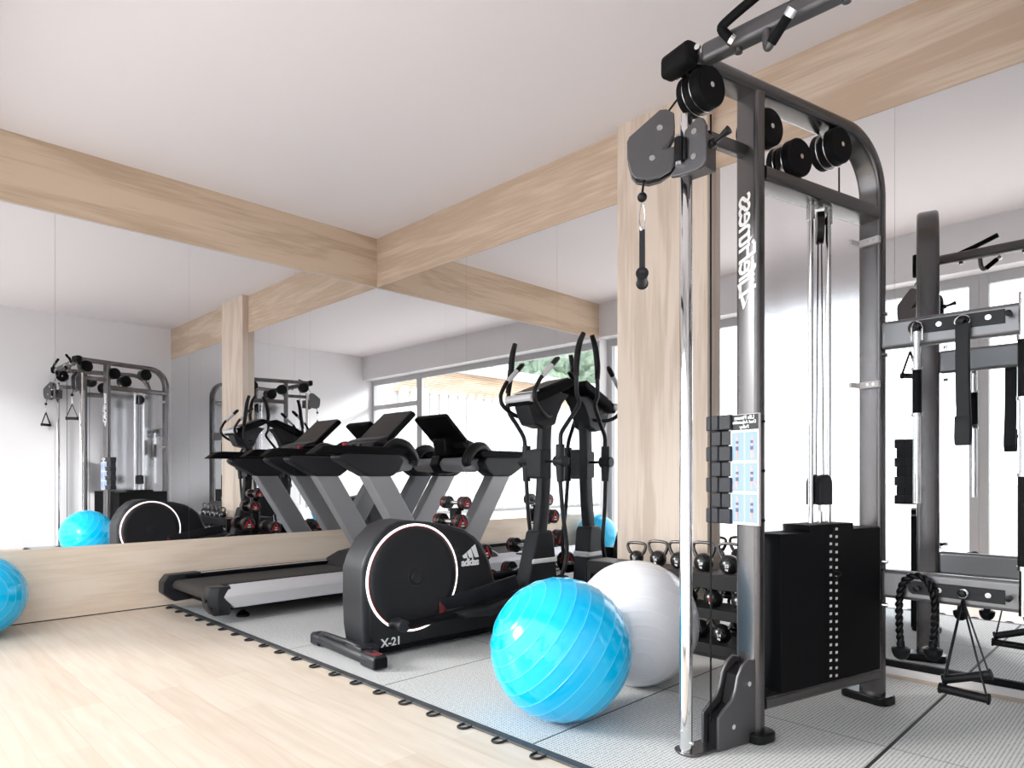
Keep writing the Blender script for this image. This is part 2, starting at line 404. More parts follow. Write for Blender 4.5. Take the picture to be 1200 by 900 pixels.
# ------------------------------------------------------------------ exercise balls
def ball(name, loc, r, axis, mats, label, group=None):
    prof = []; nr = 15; K = 8
    mb = MB()
    seg = 64; ax = V(axis).normalized(); u = ax.orthogonal().normalized(); w = ax.cross(u)
    rings = []; idx = []
    steps = nr*K
    for i in range(steps+1):
        ph = math.pi*i/steps
        k = i % K
        rr = r + (.0016 if (k == 0 and 0 < i < steps) else 0) - (.0 if k else 0)
        rings.append((rr*math.sin(ph), -rr*math.cos(ph)))
    bm = mb.bm; prev = None
    for i, (a, h) in enumerate(rings):
        ring = [bm.verts.new(ax*h + (u*math.cos(2*math.pi*s/seg)+w*math.sin(2*math.pi*s/seg))*max(a,1e-5)) for s in range(seg)]
        if prev:
            for s in range(seg):
                f = bm.faces.new([prev[s], prev[(s+1) % seg], ring[(s+1) % seg], ring[s]])
                f.material_index = 0
        prev = ring
    # thin lighter ribs
    mb.mi = 1
    for j in range(1, nr):
        ph = math.pi*j/nr
        R0 = (r+.0006)*math.sin(ph); H0 = -(r+.0006)*math.cos(ph)
        e = .0014
        c = []
        for q in range(6):
            an = 2*math.pi*q/6
            c.append((R0+e*math.cos(an), H0+e*math.sin(an)))
        vs = [[bm.verts.new(ax*h + (u*math.cos(2*math.pi*s/seg)+w*math.sin(2*math.pi*s/seg))*a) for a, h in c] for s in range(seg)]
        for s in range(seg):
            for q in range(6):
                f = bm.faces.new([vs[s][q], vs[s][(q+1) % 6], vs[(s+1) % seg][(q+1) % 6], vs[(s+1) % seg][q]]); f.material_index = 1
    o = mb.build(name, mats, ang=80); o.location = loc
    return tag(o, label, 'ball', group)
ball('exercise_ball', (-1.70, 1.966, zt+.2735), .2705, (-.39, -.67, .62), [M['blue'], M['blue_l']], 'large blue ribbed exercise ball on the mat in front of the cross trainer', 'exercise balls')
ball('exercise_ball', (-1.745, 2.535, zt+.2785), .2755, (.57, -.69, -.43), [M['wball'], M['wball_l']], 'white ribbed exercise ball behind the large blue ball, beside the chrome pole', 'exercise balls')
ball('exercise_ball', (-4.965, .56, .241), .241, (.97, -.12, .15), [M['blue'], M['blue_l']], 'blue exercise ball on the oak floor against the left wall, cut by the picture edge', 'exercise balls')

# ------------------------------------------------------------------ cable machine
ANG = R(13.96); PF = (-1.045, 2.326); XM = -.58
cm = thing('cable_machine', 'graphite dual pulley cable machine with chrome poles and black weight stack', 'gym machine', (XM, 2.5, 0))
CO = cm.location
T0 = Matrix.Translation((PF[0], PF[1], 0)) @ Matrix.Rotation(-ANG, 4, 'Z')
T1 = Matrix.Translation((2*XM, 0, 0)) @ Matrix.Scale(-1, 4, (1,0,0)) @ T0

def rrect(w, h, r, n=4):
    pts = []
    for cx, cy, a0 in ((w/2-r, h/2-r, 0), (-w/2+r, h/2-r, 90), (-w/2+r, -h/2+r, 180), (w/2-r, -h/2+r, 270)):
        for k in range(n+1):
            a = R(a0+90*k/n); pts.append((cx+r*math.cos(a), cy+r*math.sin(a)))
    return pts
def sweep(mb, path, w=.10, h=.05, r=.018, vc=-.05):
    """path in (s,z); the profile is w across v and h in plane"""
    prof = rrect(w, h, r); rings = []
    for i, (s, z) in enumerate(path):
        a = path[max(i-1,0)]; b = path[min(i+1,len(path)-1)]
        t = V((b[0]-a[0], b[1]-a[1])).normalized(); n = V((-t.y, t.x))
        rings.append([V((vc+p[0], s+n.x*p[1], z+n.y*p[1])) for p in prof])
    mb.loft(rings)
def arc(cs, cz, r, a0, a1, n=10):
    return [(cs+r*math.cos(R(a0+(a1-a0)*k/n)), cz+r*math.sin(R(a0+(a1-a0)*k/n))) for k in range(n+1)]

def tower(T, left):
    def P(name, fn, mat, bev=0, parent=None, ang=35, segs=2):
        mb = MB(T); fn(mb)
        return mb.build(name, mat, parent or cm, bev=bev, off=CO if not parent else None, ang=ang, segs=segs)
    # bent frame: rear post, rounded corner, top beam
    fr = P('rear_frame', lambda m: sweep(m, [(.73,.03)] + arc(.505, 2.105, .225, 0, 90, 12) + [(-.345, 2.33)]), M['frame'])
    P('upright', lambda m: sweep(m, [(-.025,.03),(-.025,2.31)]), M['frame'])
    P('cross_rail', lambda m: sweep(m, [(.0,2.028),(.706,2.028)], .10, .055, .012), M['frame'])
    P('base_rail', lambda m: sweep(m, [(.0,.137),(.706,.137)], .10, .047, .012), M['frame'])
    def foot(m, s0, s1, v0, v1):
        pts = []
        r = .035
        for cx, cy, a0 in ((v1-r, s1-r, 0), (v0+r, s1-r, 90), (v0+r, s0+r, 180), (v1-r, s0+r, 270)):
            for k in range(6): a = R(a0+90*k/5); pts.append((cx+r*math.cos(a), cy+r*math.sin(a)))
        m.prism(pts, 'z', zt+.0015, .045)
    P('foot', lambda m: foot(m, -.08, .03, -.125, .03), M['black'], .006)
    P('foot', lambda m: foot(m, .675, .785, -.17, .03), M['black'], .006)
    P('end_cap', lambda m: m.box(-.118,.014,-.405,-.345,2.290,2.366), M['blackm'], .018, segs=4)
    P('beam_cap', lambda m: m.box(-.105,.005,-.35,-.335,2.30,2.36), M['frame'], .006)
    # pulleys
    def pulley(name_s, s, z, r, v0=-.10, v1=.0):
        a = P('pulley', lambda m: (m.lathe([(.0,0),(r-.006,0),(r,.006),(r,.032),(.0,.032)], (v1,s,z), (-1,0,0), 36), m.lathe([(.0,0),(r-.006,0),(r,.006),(r,.032),(.0,.032)], (v0,s,z), (1,0,0), 36)), M['blackm'], ang=30)
        P('sheave', lambda m: m.lathe([(r*.9,0),(r*.9,.004),(r*.72,.014),(r*.72,.020),(r*.9,.030),(r*.9,.034)], (v1-.033,s,z), (-1,0,0), 36), M['black'], ang=30)
        P('pulley_plate', lambda m: (m.cyl((v1-.034,s,z),(1,0,0),r+.003,.002,36), m.cyl((v0+.034,s,z),(1,0,0),r+.003,.002,36)), M['steel'])
        P('bolt', lambda m: m.cyl((v1+.001,s,z),(1,0,0),.009,.006,10), M['chrome'])
    pulley('a', -.279, 2.253, .070); pulley('b', .040, 2.205, .068, -.12, -.01); pulley('c', .185, 2.125, .070, -.10, .005); pulley('d', .443, 2.238, .070)
    for q in ((.40,.49,2.25,2.31),(-.31,-.25,2.25,2.31),(.14,.23,2.05,2.14)): P('pulley_bracket', lambda m: m.box(-.07,-.03,*q), M['steel'], .002)
    # guide rods and weights
    P('guide_rod', lambda m: m.cyl((-.05,.319,1.38),(0,0,1),.0105,1.26,16), M['chrome'])
    P('guide_rod', lambda m: m.cyl((-.05,.430,1.38),(0,0,1),.0105,1.26,16), M['chrome'])
    for q in (.319, .430): P('rod_collar', lambda m: m.cyl((-.05,q,1.965),(0,0,1),.015,.06,16), M['steel'])
    ax = (.776, .63, 0)
    P('top_pulley', lambda m: m.cyl((-.05,.376,1.915),ax,.062,.026,28), M['black'])
    P('top_pulley_bracket', lambda m: (m.box(-.085,-.02,.352,.40,1.985,2.0), m.tube([(-.03,.395,1.99),(-.03,.395,1.86)],.003,6), m.tube([(-.075,.355,1.99),(-.075,.355,1.86)],.003,6)), M['steel'])
    def trav(m):
        pts = [(.338,.835),(.338,.915)] + arc(.376,.915,.038,180,0,10) + [(.414,.835)]
        m.prism(pts, 'x', -.045, -.02); m.prism(pts, 'x', -.085, -.065)
    P('travelling_pulley', trav, M['char'], .003)
    P('stack_cable', lambda m: (m.tube([(-.05,.352,.92),(-.05,.366,1.9)],.0028,6), m.tube([(-.05,.40,.92),(-.05,.386,1.9)],.0028,6)), M['black'])
    P('lift_rod', lambda m: (m.cyl((-.05,.376,.80),(0,0,1),.005,.1,10), m.cyl((-.05,.376,.785),(0,0,1),.010,.05,12)), M['chrome'])
    ws = P('weight_stack', lambda m: m.prism([(.08,.162),(.08,.735),(.247,.735),(.247,.762),(.516,.762),(.516,.738),(.702,.738),(.702,.162)],'x',-.125,.0), M['blackm'], .002)
    def holes(m):
        for i in range(20):
            z = .742-i*.0298
            if i: m.box(-.001,.0012,.3635,.3765,z-.005+.004,z+.005+.004)
            m.box(-.001,.0012,.400,.413,z-.005,z+.005)
    P('weight_marks', holes, M['white'])
    P('selector_pin', lambda m: (m.tube([(.008,.376,.745),(.009,.372,.65),(.010,.370,.57),(.012,.376,.55),(.016,.386,.55),(.016,.392,.565)],.0022,6,4), m.cyl((.015,.392,.572),(1,0,0),.009,.022,14)), M['black'])
    # shield and clips
    P('shield', lambda m: m.box(-.094,-.090,.0,.705,.735,2.0), M['frost'])
    for z in (1.917, 1.324):
        P('shield_clip', lambda m: (m.box(-.085,.0,.688,.706,z-.014,z+.014), m.box(-.092,-.08,.63,.70,z-.010,z+.010)), M['alu'], .002)
        for q in (-.02, -.045): P('bolt', lambda m: m.cyl((q,.686,z),(0,1,0),.005,.004,8), M['chrome'])
    # chrome pole, base plate and lower cover
    pv, psx = -.068, -.3285
    P('pole', lambda m: m.lathe([(0,.012),(.0215,.012),(.0215,2.165),(.018,2.17),(0,2.17)], (pv,psx,0), (0,0,1), 28), M['chrome'])
    def plate(m):
        pts = [(pv+.045*math.cos(R(a)), psx-.0+.03*math.sin(R(a))) for a in range(180, 361, 20)] + [(-.01,-.05),(-.1,-.05)]
        m.prism(pts, 'z', zt+.0015, zt+.012)
    P('base_plate', plate, M['frame'], .003)
    P('set_screw', lambda m: (m.cyl((pv,psx,.05),(1,0,0),.006,.06,8), m.cyl((pv,psx,.085),(0,1,0),.006,.05,8)), M['chrome'])
    def cover(m, v0, v1):
        pts = [(-.235,.012),(-.235,.125),(-.205,.150),(-.170,.172),(-.150,.205),(-.138,.250),(-.115,.287),(-.082,.305),(-.052,.297),(-.045,.27),(-.045,.012)]
        P2 = [V((a,b)) for a, b in pts]
        m.prism([(p.x,p.y) for p in P2], 'x', v0, v1)
    P('lower_pulley_cover', lambda m: (cover(m,-.022,-.010), cover(m,-.09,-.078)), M['frame_l'], .004, segs=3)
    P('lower_pulley_core', lambda m: m.prism([(-.215,.012),(-.215,.11),(-.15,.15),(-.12,.25),(-.07,.28),(-.05,.26),(-.05,.012)],'x',-.079,-.021), M['blackm'])
    for q in ((-.008,-.165,.085),(-.008,-.085,.22)): P('bolt', lambda m: m.cyl(q,(1,0,0),.009,.006,10), M['chrome'])
    P('cable', lambda m: (m.tube([(-.05,-.229,.1),(-.05,-.229,2.19)],.0034,8), m.tube([(-.05,.500,2.18),(-.05,.500,2.05)],.0034,8)), M['black'])
    P('pole_brace', lambda m: m.box(-.086,-.054,-.33,-.04,2.095,2.14), M['frame'], .006)
    # accessory block ladder + placard
    def ladder(m):
        m.box(-.203, -.101, -.035, -.002, .772, 1.168)
        for i in range(7):
            z1 = 1.17-i*.0572; wide = i % 2 == 0
            for v0, v1 in (((-.216,-.158),(-.154,-.1)) if wide else ((-.205,-.156),(-.152,-.103))):
                m.box(v0, v1, -.075+(0 if wide else .012), .0, z1-.0545, z1)
    P('rubber_steps', ladder, M['dgrey'], .004)
    pc = P('placard', lambda m: m.box(-.118,.016,-.062,-.052,.772,1.168), M['alu'], .001)
    def pan(name, v0, v1, z0, z1, mt, y):
        mb = MB(T); mb.box(v0,v1,y,y+.001,z0,z1); o = mb.build(name, mt, pc, off=CO); return o
    pan('header', -.107,.014,1.112,1.166, M['dgrey'], -.0632)
    pan('sheet', -.107,.014,.776,1.112, M['ppaper'], -.0632)
    cells = MB(T)
    for r_ in range(3):
        for c_ in range(2):
            figs = MB(T); navy = MB(T)
            v0 = -.101+c_*.058; z0 = .782+(2-r_)*.1105
            cells.box(v0, v0+.052, -.0644, -.0632, z0, z0+.100)
            cx = v0+.026+(.004 if c_ else -.002); b = .008 if (r_ == 0 and c_) else 0
            lean = (.014 if r_ == 1 else 0)*(1 if c_ else -1)
            y0 = -.0652
            figs.cyl((cx+b*.5, y0, z0+.086-b), (0,1,0), .005, .001, 10)
            figs.prism([(cx-.004,z0+.045),(cx+.004,z0+.045),(cx+.006+b*.4,z0+.079-b),(cx-.005+b*.4,z0+.079-b)], 'y', y0, y0+.001)
            figs.prism([(cx-.004,z0+.008),(cx+.002,z0+.008),(cx+.004,z0+.045),(cx-.004,z0+.045)], 'y', y0, y0+.001)
            figs.prism([(cx+b+lean*1.6,z0+.008),(cx+.005+b+lean*1.6,z0+.008),(cx+.005,z0+.045),(cx,z0+.045)], 'y', y0, y0+.001)
            navy.box(cx-.006, cx+.006, y0-.0003, y0+.0008, z0+.036, z0+.050)
            navy.box(cx-.005, cx+.006, y0-.0003, y0+.0008, z0+.060, z0+.070)
            figs.build('figure_print', M['skin'], pc, off=CO); navy.build('figure_clothing', M['navy'], pc, off=CO)
    cells.build('cell', M['pblue'], pc, off=CO)
    # mirrored print, read from the front face (facing -s): x axis runs +v when mirrored
    def tm(v, s, z, ex, ey): return Matrix.Translation(-V(CO)) @ T @ frame_M((v, s, z), ex, ey)
    for body, z, sz in (('Life Fitness', 1.155, .0195), ('Dual Adjustable', 1.139, .0160), ('Pulley', 1.122, .0170)):
        text(body, sz, M['white'], pc, M=tm(-.0465, -.064, z, (-1,0,0), (0,0,1)), bold=.0003)
    text('LifeFitness', .105, M['white'], cm, M=tm(-.048, -.0508, 1.765, (0,0,1), (1,0,0)) , shear=.35, bold=.0012, space=.86)
    P('logo_flick', lambda m: m.prism([(-.062,1.545),(-.055,1.552),(-.012,1.64),(-.018,1.643),(-.052,1.565),(-.08,1.64),(-.087,1.637)], 'y', -.0514, -.0502), M['white'])
    for q in (1.14,.965,.79): P('bolt', lambda m: m.cyl((.002,-.02,q),(1,0,0),.006,.006,10), M['black'])
    # swivelling pulley arm on the pole (drawn in world axes, then mirrored with the tower)
    TT = Matrix.Identity(4) if left else Matrix.Translation((2*XM,0,0)) @ Matrix.Scale(-1,4,(1,0,0))
    def Q(name, fn, mat, bev=0, segs=2):
        mb = MB(TT); fn(mb); return mb.build(name, mat, cm, bev=bev, off=CO, segs=segs)
    arm = [(-1.262,2.198),(-1.236,2.190),(-1.206,2.165),(-1.203,2.120),(-1.207,2.095),(-1.225,2.072),(-1.246,2.059),(-1.196,2.052),(-1.192,2.020),(-1.202,1.998),(-1.222,1.978),(-1.262,1.968),(-1.310,1.972),(-1.362,1.995),(-1.382,2.02),(-1.397,2.075),(-1.398,2.135),(-1.388,2.15)]
    def swing(pts, d0, d1, m):
        nn = V((.514, -.857, 0)); out = []
        for X, Z in pts:
            k = 2.683/(1.975-.6*X); out.append(V((k*X, k*1.975, .95+k*(Z-.95))))
        m.loft([[p-nn*d0 for p in out], [p-nn*d1 for p in out]])
    Q('pulley_arm', lambda m: swing(arm, 0, .013, m), M['frame_l'], .004, 3); Q('pulley_arm', lambda m: swing(arm, .045, .058, m), M['frame_l'], .004, 3)
    Q('pulley_arm_core', lambda m: swing([(-1.25,2.185),(-1.215,2.16),(-1.215,2.10),(-1.25,2.05),(-1.205,2.03),(-1.22,1.99),(-1.30,1.98),(-1.37,2.01),(-1.385,2.08),(-1.38,2.14)],.014,.044,m), M['black'])
    for x, z in ((-1.262,2.133),(-1.292,2.040)): k = 2.683/(1.975-.6*x); Q('bolt', lambda m: m.cyl((k*x+.001,k*1.975-.002,.95+k*(z-.95)),(.514,-.857,0),.010,.006,12), M['chrome'])
    car = [(-1.16,2.085),(-1.120,2.108),(-1.108,2.110),(-1.094,2.102),(-1.083,2.075),(-1.080,2.01),(-1.082,1.965),(-1.094,1.948),(-1.115,1.940),(-1.185,1.942),(-1.215,1.947),(-1.188,1.985),(-1.165,2.0),(-1.165,2.06)]
    Q('carriage', lambda m: (m.prism(car,'y',1.962,1.980), m.box(-1.20,-1.095,1.98,2.055,1.955,2.07)), M['frame_l'], .005, 3)
    for x, z in ((-1.122,2.066),(-1.124,1.985)): Q('bolt', lambda m: m.cyl((x,1.959,z),(0,1,0),.010,.006,12), M['chrome'])
    Q('hinge', lambda m: (m.cyl((-1.177,1.958,2.023),(0,0,1),.0165,.082,20), m.cyl((-1.154,1.955,2.02),(0,0,1),.007,.07,12)), M['black'], .002)
    Q('hinge_pin', lambda m: (m.cyl((-1.177,1.956,2.068),(0,0,1),.010,.012,14), m.cyl((-1.177,1.956,1.978),(0,0,1),.013,.012,14)), M['chrome'])
    Q('lock_knob', lambda m: (m.tube([(-1.085,1.99,2.02),(-1.045,1.985,2.03),(-1.012,1.98,2.04)],[.008,.008,.014],12), m.cyl((-1.075,1.99,2.022),(1,-.1,.2),.014,.02,14)), M['black'])
    Q('arm_cable', lambda m: (m.tube([(-1.24,1.994,2.19),(-1.205,2.01,2.235)],.0038,8), m.tube([(-1.288,1.925,1.97),(-1.288,1.908,1.90)],.004,8)), M['black'])
    Q('cable_stop', lambda m: m.sphere((-1.288,1.908,1.886),.0165,18,10), M['black'])
tower(T0, True)
tower(T1, False)
def C(name, fn, mat, bev=0, segs=2, sub=0):
    mb = MB(); fn(mb); return mb.build(name, mat, cm, bev=bev, off=CO, segs=segs)
# crossbars with hooks
xa, xz = -.872, 2*XM+.872
C('crossbar', lambda m: m.box(xa, xz, 3.0, 3.05, 1.462, 1.575), M['xbar'], .014, 3)
C('crossbar', lambda m: m.box(xa, xz, 3.0, 3.05, .452, .566), M['xbar'], .014, 3)
for z in (1.532, .506):
    C('hook_plate', lambda m: m.prism([(-.742,z-.025)]+[(-.745+.028*math.cos(R(a)), z+.028*math.sin(R(a))) for a in range(250,90,-20)]+[(-.458,z+.024),(-.458,z-.028)], 'y', 2.994, 3.001), M['dgrey'], .001)
    for x in (-.735, -.585, -.443):
        C('peg', lambda m: m.lathe([(0,0),(.009,0),(.009,.034),(.0115,.036),(.0115,.043),(0,.046)], (x,3.0,z), (0,-1,0), 16), M['black'])
    for x in (-.665,-.508): C('bolt', lambda m: m.cyl((x,2.991,z),(0,1,0),.010,.006,12), M['chrome'])
for z in (1.60,1.435,.60,.425): C('bolt', lambda m: m.cyl((-.852,2.985,z),(1,0,0),.008,.02,10), M['chrome'])
# pull-up bar between towers
C('pull_up_bar', lambda m: m.box(-1.105, 2*XM+1.105, 1.965, 2.02, 2.288, 2.348), M['frame_l'], .014, 3)
C('bolt', lambda m: m.cyl((-1.11,1.96,2.335),(0,1,0),.010,.01,12), M['chrome'])
for sx in (0, 1):
    f = (lambda x: x) if not sx else (lambda x: 2*XM-x)
    C('angled_grip', lambda m: m.tube([(f(-.992),1.962,2.302),(f(-1.008),1.95,2.325),(f(-1.016),1.942,2.338),(f(-1.006),1.94,2.352),(f(-.905),1.94,2.385),(f(-.80),1.95,2.42)],.0145,14,5), M['blackm'])
    C('grip_collar', lambda m: m.cyl((f(-.990),1.958,2.300),(-.6,-.4,.6),.017,.014,14), M['chrome'])
    C('hanging_grip_stem', lambda m: m.tube([(f(-.888),1.972,2.29),(f(-.884),1.965,2.245),(f(-.874),1.955,2.225),(f(-.858),1.945,2.232)],.012,12,4), M['frame_l'])
    C('hanging_grip', lambda m: m.tube([(f(-.862),1.948,2.229),(f(-.806),1.935,2.277)],.0145,14), M['blackm'])
    C('grip_end', lambda m: m.cyl((f(-.799),1.933,2.283),(.7,-.2,.6),.0155,.022,14), M['chrome'])
    C('bolt', lambda m: m.cyl((f(-.985),1.99,2.283),(0,0,1),.012,.02,10), M['frame'])
    C('bolt', lambda m: m.cyl((f(-.665),1.99,2.283),(0,0,1),.012,.02,10), M['frame'])

# ------------------------------------------------------------------ attachments hanging on the machine
def carabiner(m, x, y, z0, z1, w=.011, dirx=(1,0,0)):
    d = V(dirx); c = V((x, y, 0)); pts = []
    for a in range(0, 361, 20):
        t = R(a); hw = w*(1 - .35*((math.sin(t)+1)/2))
        pts.append(c + d*hw*math.cos(t) + V((0,0,(z0+z1)/2 + (z1-z0)/2*math.sin(t))))
    m.tube(pts, .0026, 8)
def stirrup(name, loc, dirv, label, h=.2, L=.135, group=None, clip=True, tilt=0, strap_top=.0):
    """single-hand handle: webbing triangle and a tube grip; origin at the top"""
    t = thing(name, label, 'handle', loc, group=group)
    d = V(dirv).normalized(); n = V((-d.y, d.x, 0))
    g = d + V((0,0,tilt)); g.normalize()
    b = V((0,0,-h))
    mb = MB(); mb.cyl(b, g, .0175, L, 22); mb.cyl(b-g*L/2, g, .021, .008, 22); mb.cyl(b+g*L/2, g, .021, .008, 22)
    mb.build('grip', M['rubber'], t, bev=.0015)
    mb = MB()
    for s in (-1, 1):
        e = b + g*(L/2+.006)*s
        for q, (p0, p1) in enumerate(((V((0,0,0)), e),)):
            w = n*.0095
            th = d*.0015*s
            mb.loft([[p0-w-th,p0+w-th,p0+w+th,p0-w+th],[p1-w-th,p1+w-th,p1+w+th,p1-w+th]])
    mb.build('strap', M['strap'], t)
    if clip:
        mb = MB(); carabiner(mb, 0, 0, .0, .088, dirx=(.8,.6,0)); mb.build('carabiner', M['chrome'], t)
        MB().cyl((0,0,.0),(1,0,0),.008,.006,12).build('ring', M['chrome'], t)
    return t
stirrup('stirrup_handle', (-1.288,1.908,1.777), (.56,-.83,0), 'black stirrup handle hanging from the swivel pulley beside the oak pilaster', h=.165, L=.120)
stirrup('stirrup_handle', (2*XM+1.288,1.908,1.777), (.56,.83,0), 'black stirrup handle hanging from the pulley of the far tower, seen only in the mirror', h=.165, L=.120)
# pair of handles on the lower crossbar
def peg_handle(dirv, y, tilt, lab, h, cx):
    t = thing('stirrup_handle', lab, 'handle', (-.585, y, .498))
    d = V(dirv).normalized(); b = V((cx, 0, -h)); g = (d+V((0,0,tilt))).normalized(); n = V((-d.y,d.x,0))
    L = .155
    mb = MB(); mb.cyl(b, g, .0165, L, 22); mb.cyl(b-g*L/2, g, .0205, .008, 22); mb.cyl(b+g*L/2, g, .0205, .008, 22)
    mb.build('grip', M['rubber'], t, bev=.0015)
    mb = MB()
    for s in (-1, 1):
        e = b + g*(L/2-.004)*s; w = n*.006; th = d*.002
        p0 = V((0,0,-.016))
        mb.loft([[p0-w-th,p0+w-th,p0+w+th,p0-w+th],[e-w-th,e+w-th,e+w+th,e-w+th]])
    mb.build('strap', M['strap'], t)
    MB().tube([V((.0148*math.cos(R(a)),0,.0075+.0148*math.sin(R(a)))) for a in range(0,361,24)], .003, 8).build('ring', M['chrome'], t)
peg_handle((1,-.06,0), 2.971, -.03, 'front one of two black stirrup handles hung on the lower crossbar peg', .365, .005)
peg_handle((1,.02,0), 2.985, .34, 'rear one of two black stirrup handles hung on the lower crossbar peg', .305, .012)
# triceps rope on lower crossbar
rp = thing('triceps_rope', 'black twisted triceps rope looped over the lower crossbar peg', 'rope', (-.733, 2.972, .52))
def rope_path():
    pts = []
    for z in [-.262+.0*k for k in ()]: pass
    L = [(-.058,0,-.255),(-.062,0,-.20),(-.064,0,-.14),(-.064,0,-.08),(-.060,0,-.03),(-.045,0,.012),(-.018,0,.034),(.014,0,.034),(.040,0,.010),(.054,0,-.03),(.060,0,-.08),(.058,0,-.14),(.055,0,-.20),(.052,0,-.235)]
    p, _ = catmull([V(q) for q in L], [0]*len(L), 16); return p
pp = rope_path()
for ph in (0, math.pi):
    pts = []; s = 0
    for i, p in enumerate(pp):
        a = pp[max(i-1,0)]; b = pp[min(i+1,len(pp)-1)]; t = (b-a).normalized(); y = V((0,1,0)); w = t.cross(y)
        if i: s += (p-pp[i-1]).length
        an = ph + s*2*math.pi/.052
        pts.append(p + (y*math.cos(an)+w*math.sin(an))*.0062)
    MB().tube(pts, .0086, 10).build('strand', M['black'], rp, ang=80)
for x, z in ((-.058,-.262),(.052,-.245)):
    MB().lathe([(0,.014),(.024,.012),(.034,.006),(.032,-.012),(.024,-.028),(.012,-.037),(0,-.039)], (x,0,z), (0,0,1), 24).build('knob', M['rubber'], rp)
    MB().cyl((x,0,z+.02),(0,0,1),.0155,.034,18,.013).build('cuff', M['rubber'], rp, bev=.002)
# strap on the upper crossbar
st = thing('ankle_strap', 'black webbing strap hanging from the middle peg of the upper crossbar', 'strap', (-.585, 2.976, 1.532))
mb = MB(); mb.prism([(-.020,-.016),(.020,-.016),(.019,-.16),(.021,-.375),(-.021,-.375),(-.019,-.16)], 'y', -.003, .003)
mb.build('webbing', M['strap'], st, bev=.001)
mb = MB()
prof = [(.0,-.016),(.004,-.16),(.014,-.30),(.036,-.395),(.040,-.44),(.018,-.470),(-.012,-.468),(-.018,-.44),(-.012,-.37),(-.006,-.36),(-.010,-.44),(-.006,-.458),(.016,-.460),(.030,-.438),(.026,-.395),(.008,-.30),(.001,-.16)]
mb.prism(prof, 'x', -.024, .024); mb.build('cuff', M['strap'], st, bev=.001)
MB().box(.026,.040,.028,.045,-.405,-.390).build('buckle', M['black'], st, bev=.002)
MB().tube([V((.024*math.cos(R(a)),-.006,-.004+.020*math.sin(R(a)))) for a in range(-30,211,20)], .003, 8).build('ring', M['chrome'], st)
# straight bars hung vertically
def hang_bar(loc, segs, label, hook=True, r=.013):
    t = thing('cable_bar', label, 'bar', loc)
    for kind, z0, z1 in segs:
        nm, dr_, mt = {'c': ('shaft', 0, 'chrome'), 'g': ('grip', .003, 'blackm'), 'r': ('collar', .0065, 'steel')}[kind]
        MB().cyl((0,0,(z0+z1)/2),(0,0,1),r+dr_,z1-z0,18).build(nm, M[mt], t)
    if hook:
        MB().tube([(-.019,0,segs[0][2]-.035),(-.019,0,segs[0][2]+.015),(-.012,0,segs[0][2]+.032),(0,0,segs[0][2]+.039),(.012,0,segs[0][2]+.032),(.019,0,segs[0][2]+.015),(.019,0,segs[0][2]-.035)], .0035, 8).build('hook', M['chrome'], t)
hang_bar((-.735,2.972,0), [('c',1.368,1.51),('r',1.360,1.370),('g',1.192,1.360),('r',1.180,1.192),('c',.84,1.180)], 'short chrome cable bar with black grip hanging from left peg of the upper crossbar')
hang_bar((-.398,2.96,0), [('c',1.44,1.60),('r',1.43,1.447),('g',1.225,1.43),('r',1.215,1.228),('c',.955,1.215),('r',.945,.957),('g',.625,.945),('r',.612,.627),('c',.45,.612)], 'long chrome bar with black grips standing at the right picture edge', hook=False, r=.0155)

# ------------------------------------------------------------------ cross trainer
et = thing('cross_trainer', 'charcoal elliptical cross trainer with large white ringed flywheel cover', 'gym machine', (-3.06, 1.905, .002), R(-4))
def E(name, fn, mat, bev=0, segs=2, parent=None, ang=35, sub=0):
    mb = MB(); fn(mb); return mb.build(name, mat, parent or et, bev=bev, segs=segs, ang=ang, sub=sub)
Y0 = 1.905
def yz(pts): return [(y-Y0, z) for y, z in pts]
side = yz([(1.905,.030),(1.885,.16),(1.880,.30),(1.880,.46),(1.900,.520),(1.955,.615),(2.03,.680),(2.10,.703),(2.165,.706),(2.30,.690),(2.43,.668),(2.53,.640),(2.61,.595),(2.66,.550),(2.70,.480),(2.74,.378),(2.79,.250),(2.83,.130),(2.84,.030)])
E('flywheel_housing', lambda m: m.prism(side, 'x', -.115, .115), M['char'], .022, 4)
E('housing_side', lambda m: m.prism(yz([(1.93,.045),(1.915,.30),(1.915,.45),(1.94,.52),(2.0,.61),(2.07,.665),(2.15,.680),(2.30,.668),(2.43,.648),(2.53,.620),(2.60,.575),(2.65,.53),(2.69,.46),(2.73,.36),(2.77,.24),(2.81,.12),(2.82,.045)]), 'x', -.119, .119), M['hous'], .006)
CY, CZ, RR = 2.185-Y0, .400, .288
for s in (1, -1):
    E('flywheel_cover', lambda m: m.lathe([(0,.018),(.045,.020),(.048,.014),(.19,.012),(.225,.020),(.255,.020),(.270,.012),(.275,.0),(.275,-.01),(0,-.01)], (.119*s,CY,CZ), (s,0,0), 72), M['hous'], ang=50)
    E('hub_cap', lambda m: m.lathe([(0,.028),(.027,.027),(.031,.022),(.031,0),(0,0)], (.122*s,CY,CZ), (s,0,0), 32), M['char'])
    def ring(m, r0, r1, h):
        m.lathe([(r0,0),(r0,h),(r1,h),(r1,0),(r0,0)], (.119*s,CY,CZ), (s,0,0), 96)
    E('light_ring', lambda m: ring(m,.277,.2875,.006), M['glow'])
    E('red_trim', lambda m: ring(m,.273,.277,.007), M['red'])
E('screw', lambda m: m.cyl((.10,2.055-Y0,.683),(.8,0,.6),.006,.006,10), M['black'])
def em(y, z, x=.1205): return frame_M((x, y-Y0, z), (0,1,0), (0,0,1))
text('X-21', .062, M['white'], et, M=em(2.045,.073), bold=.0014, space=.95)
text('adidas', .058, M['white'], et, M=em(2.565,.448), bold=.0022, space=.88)
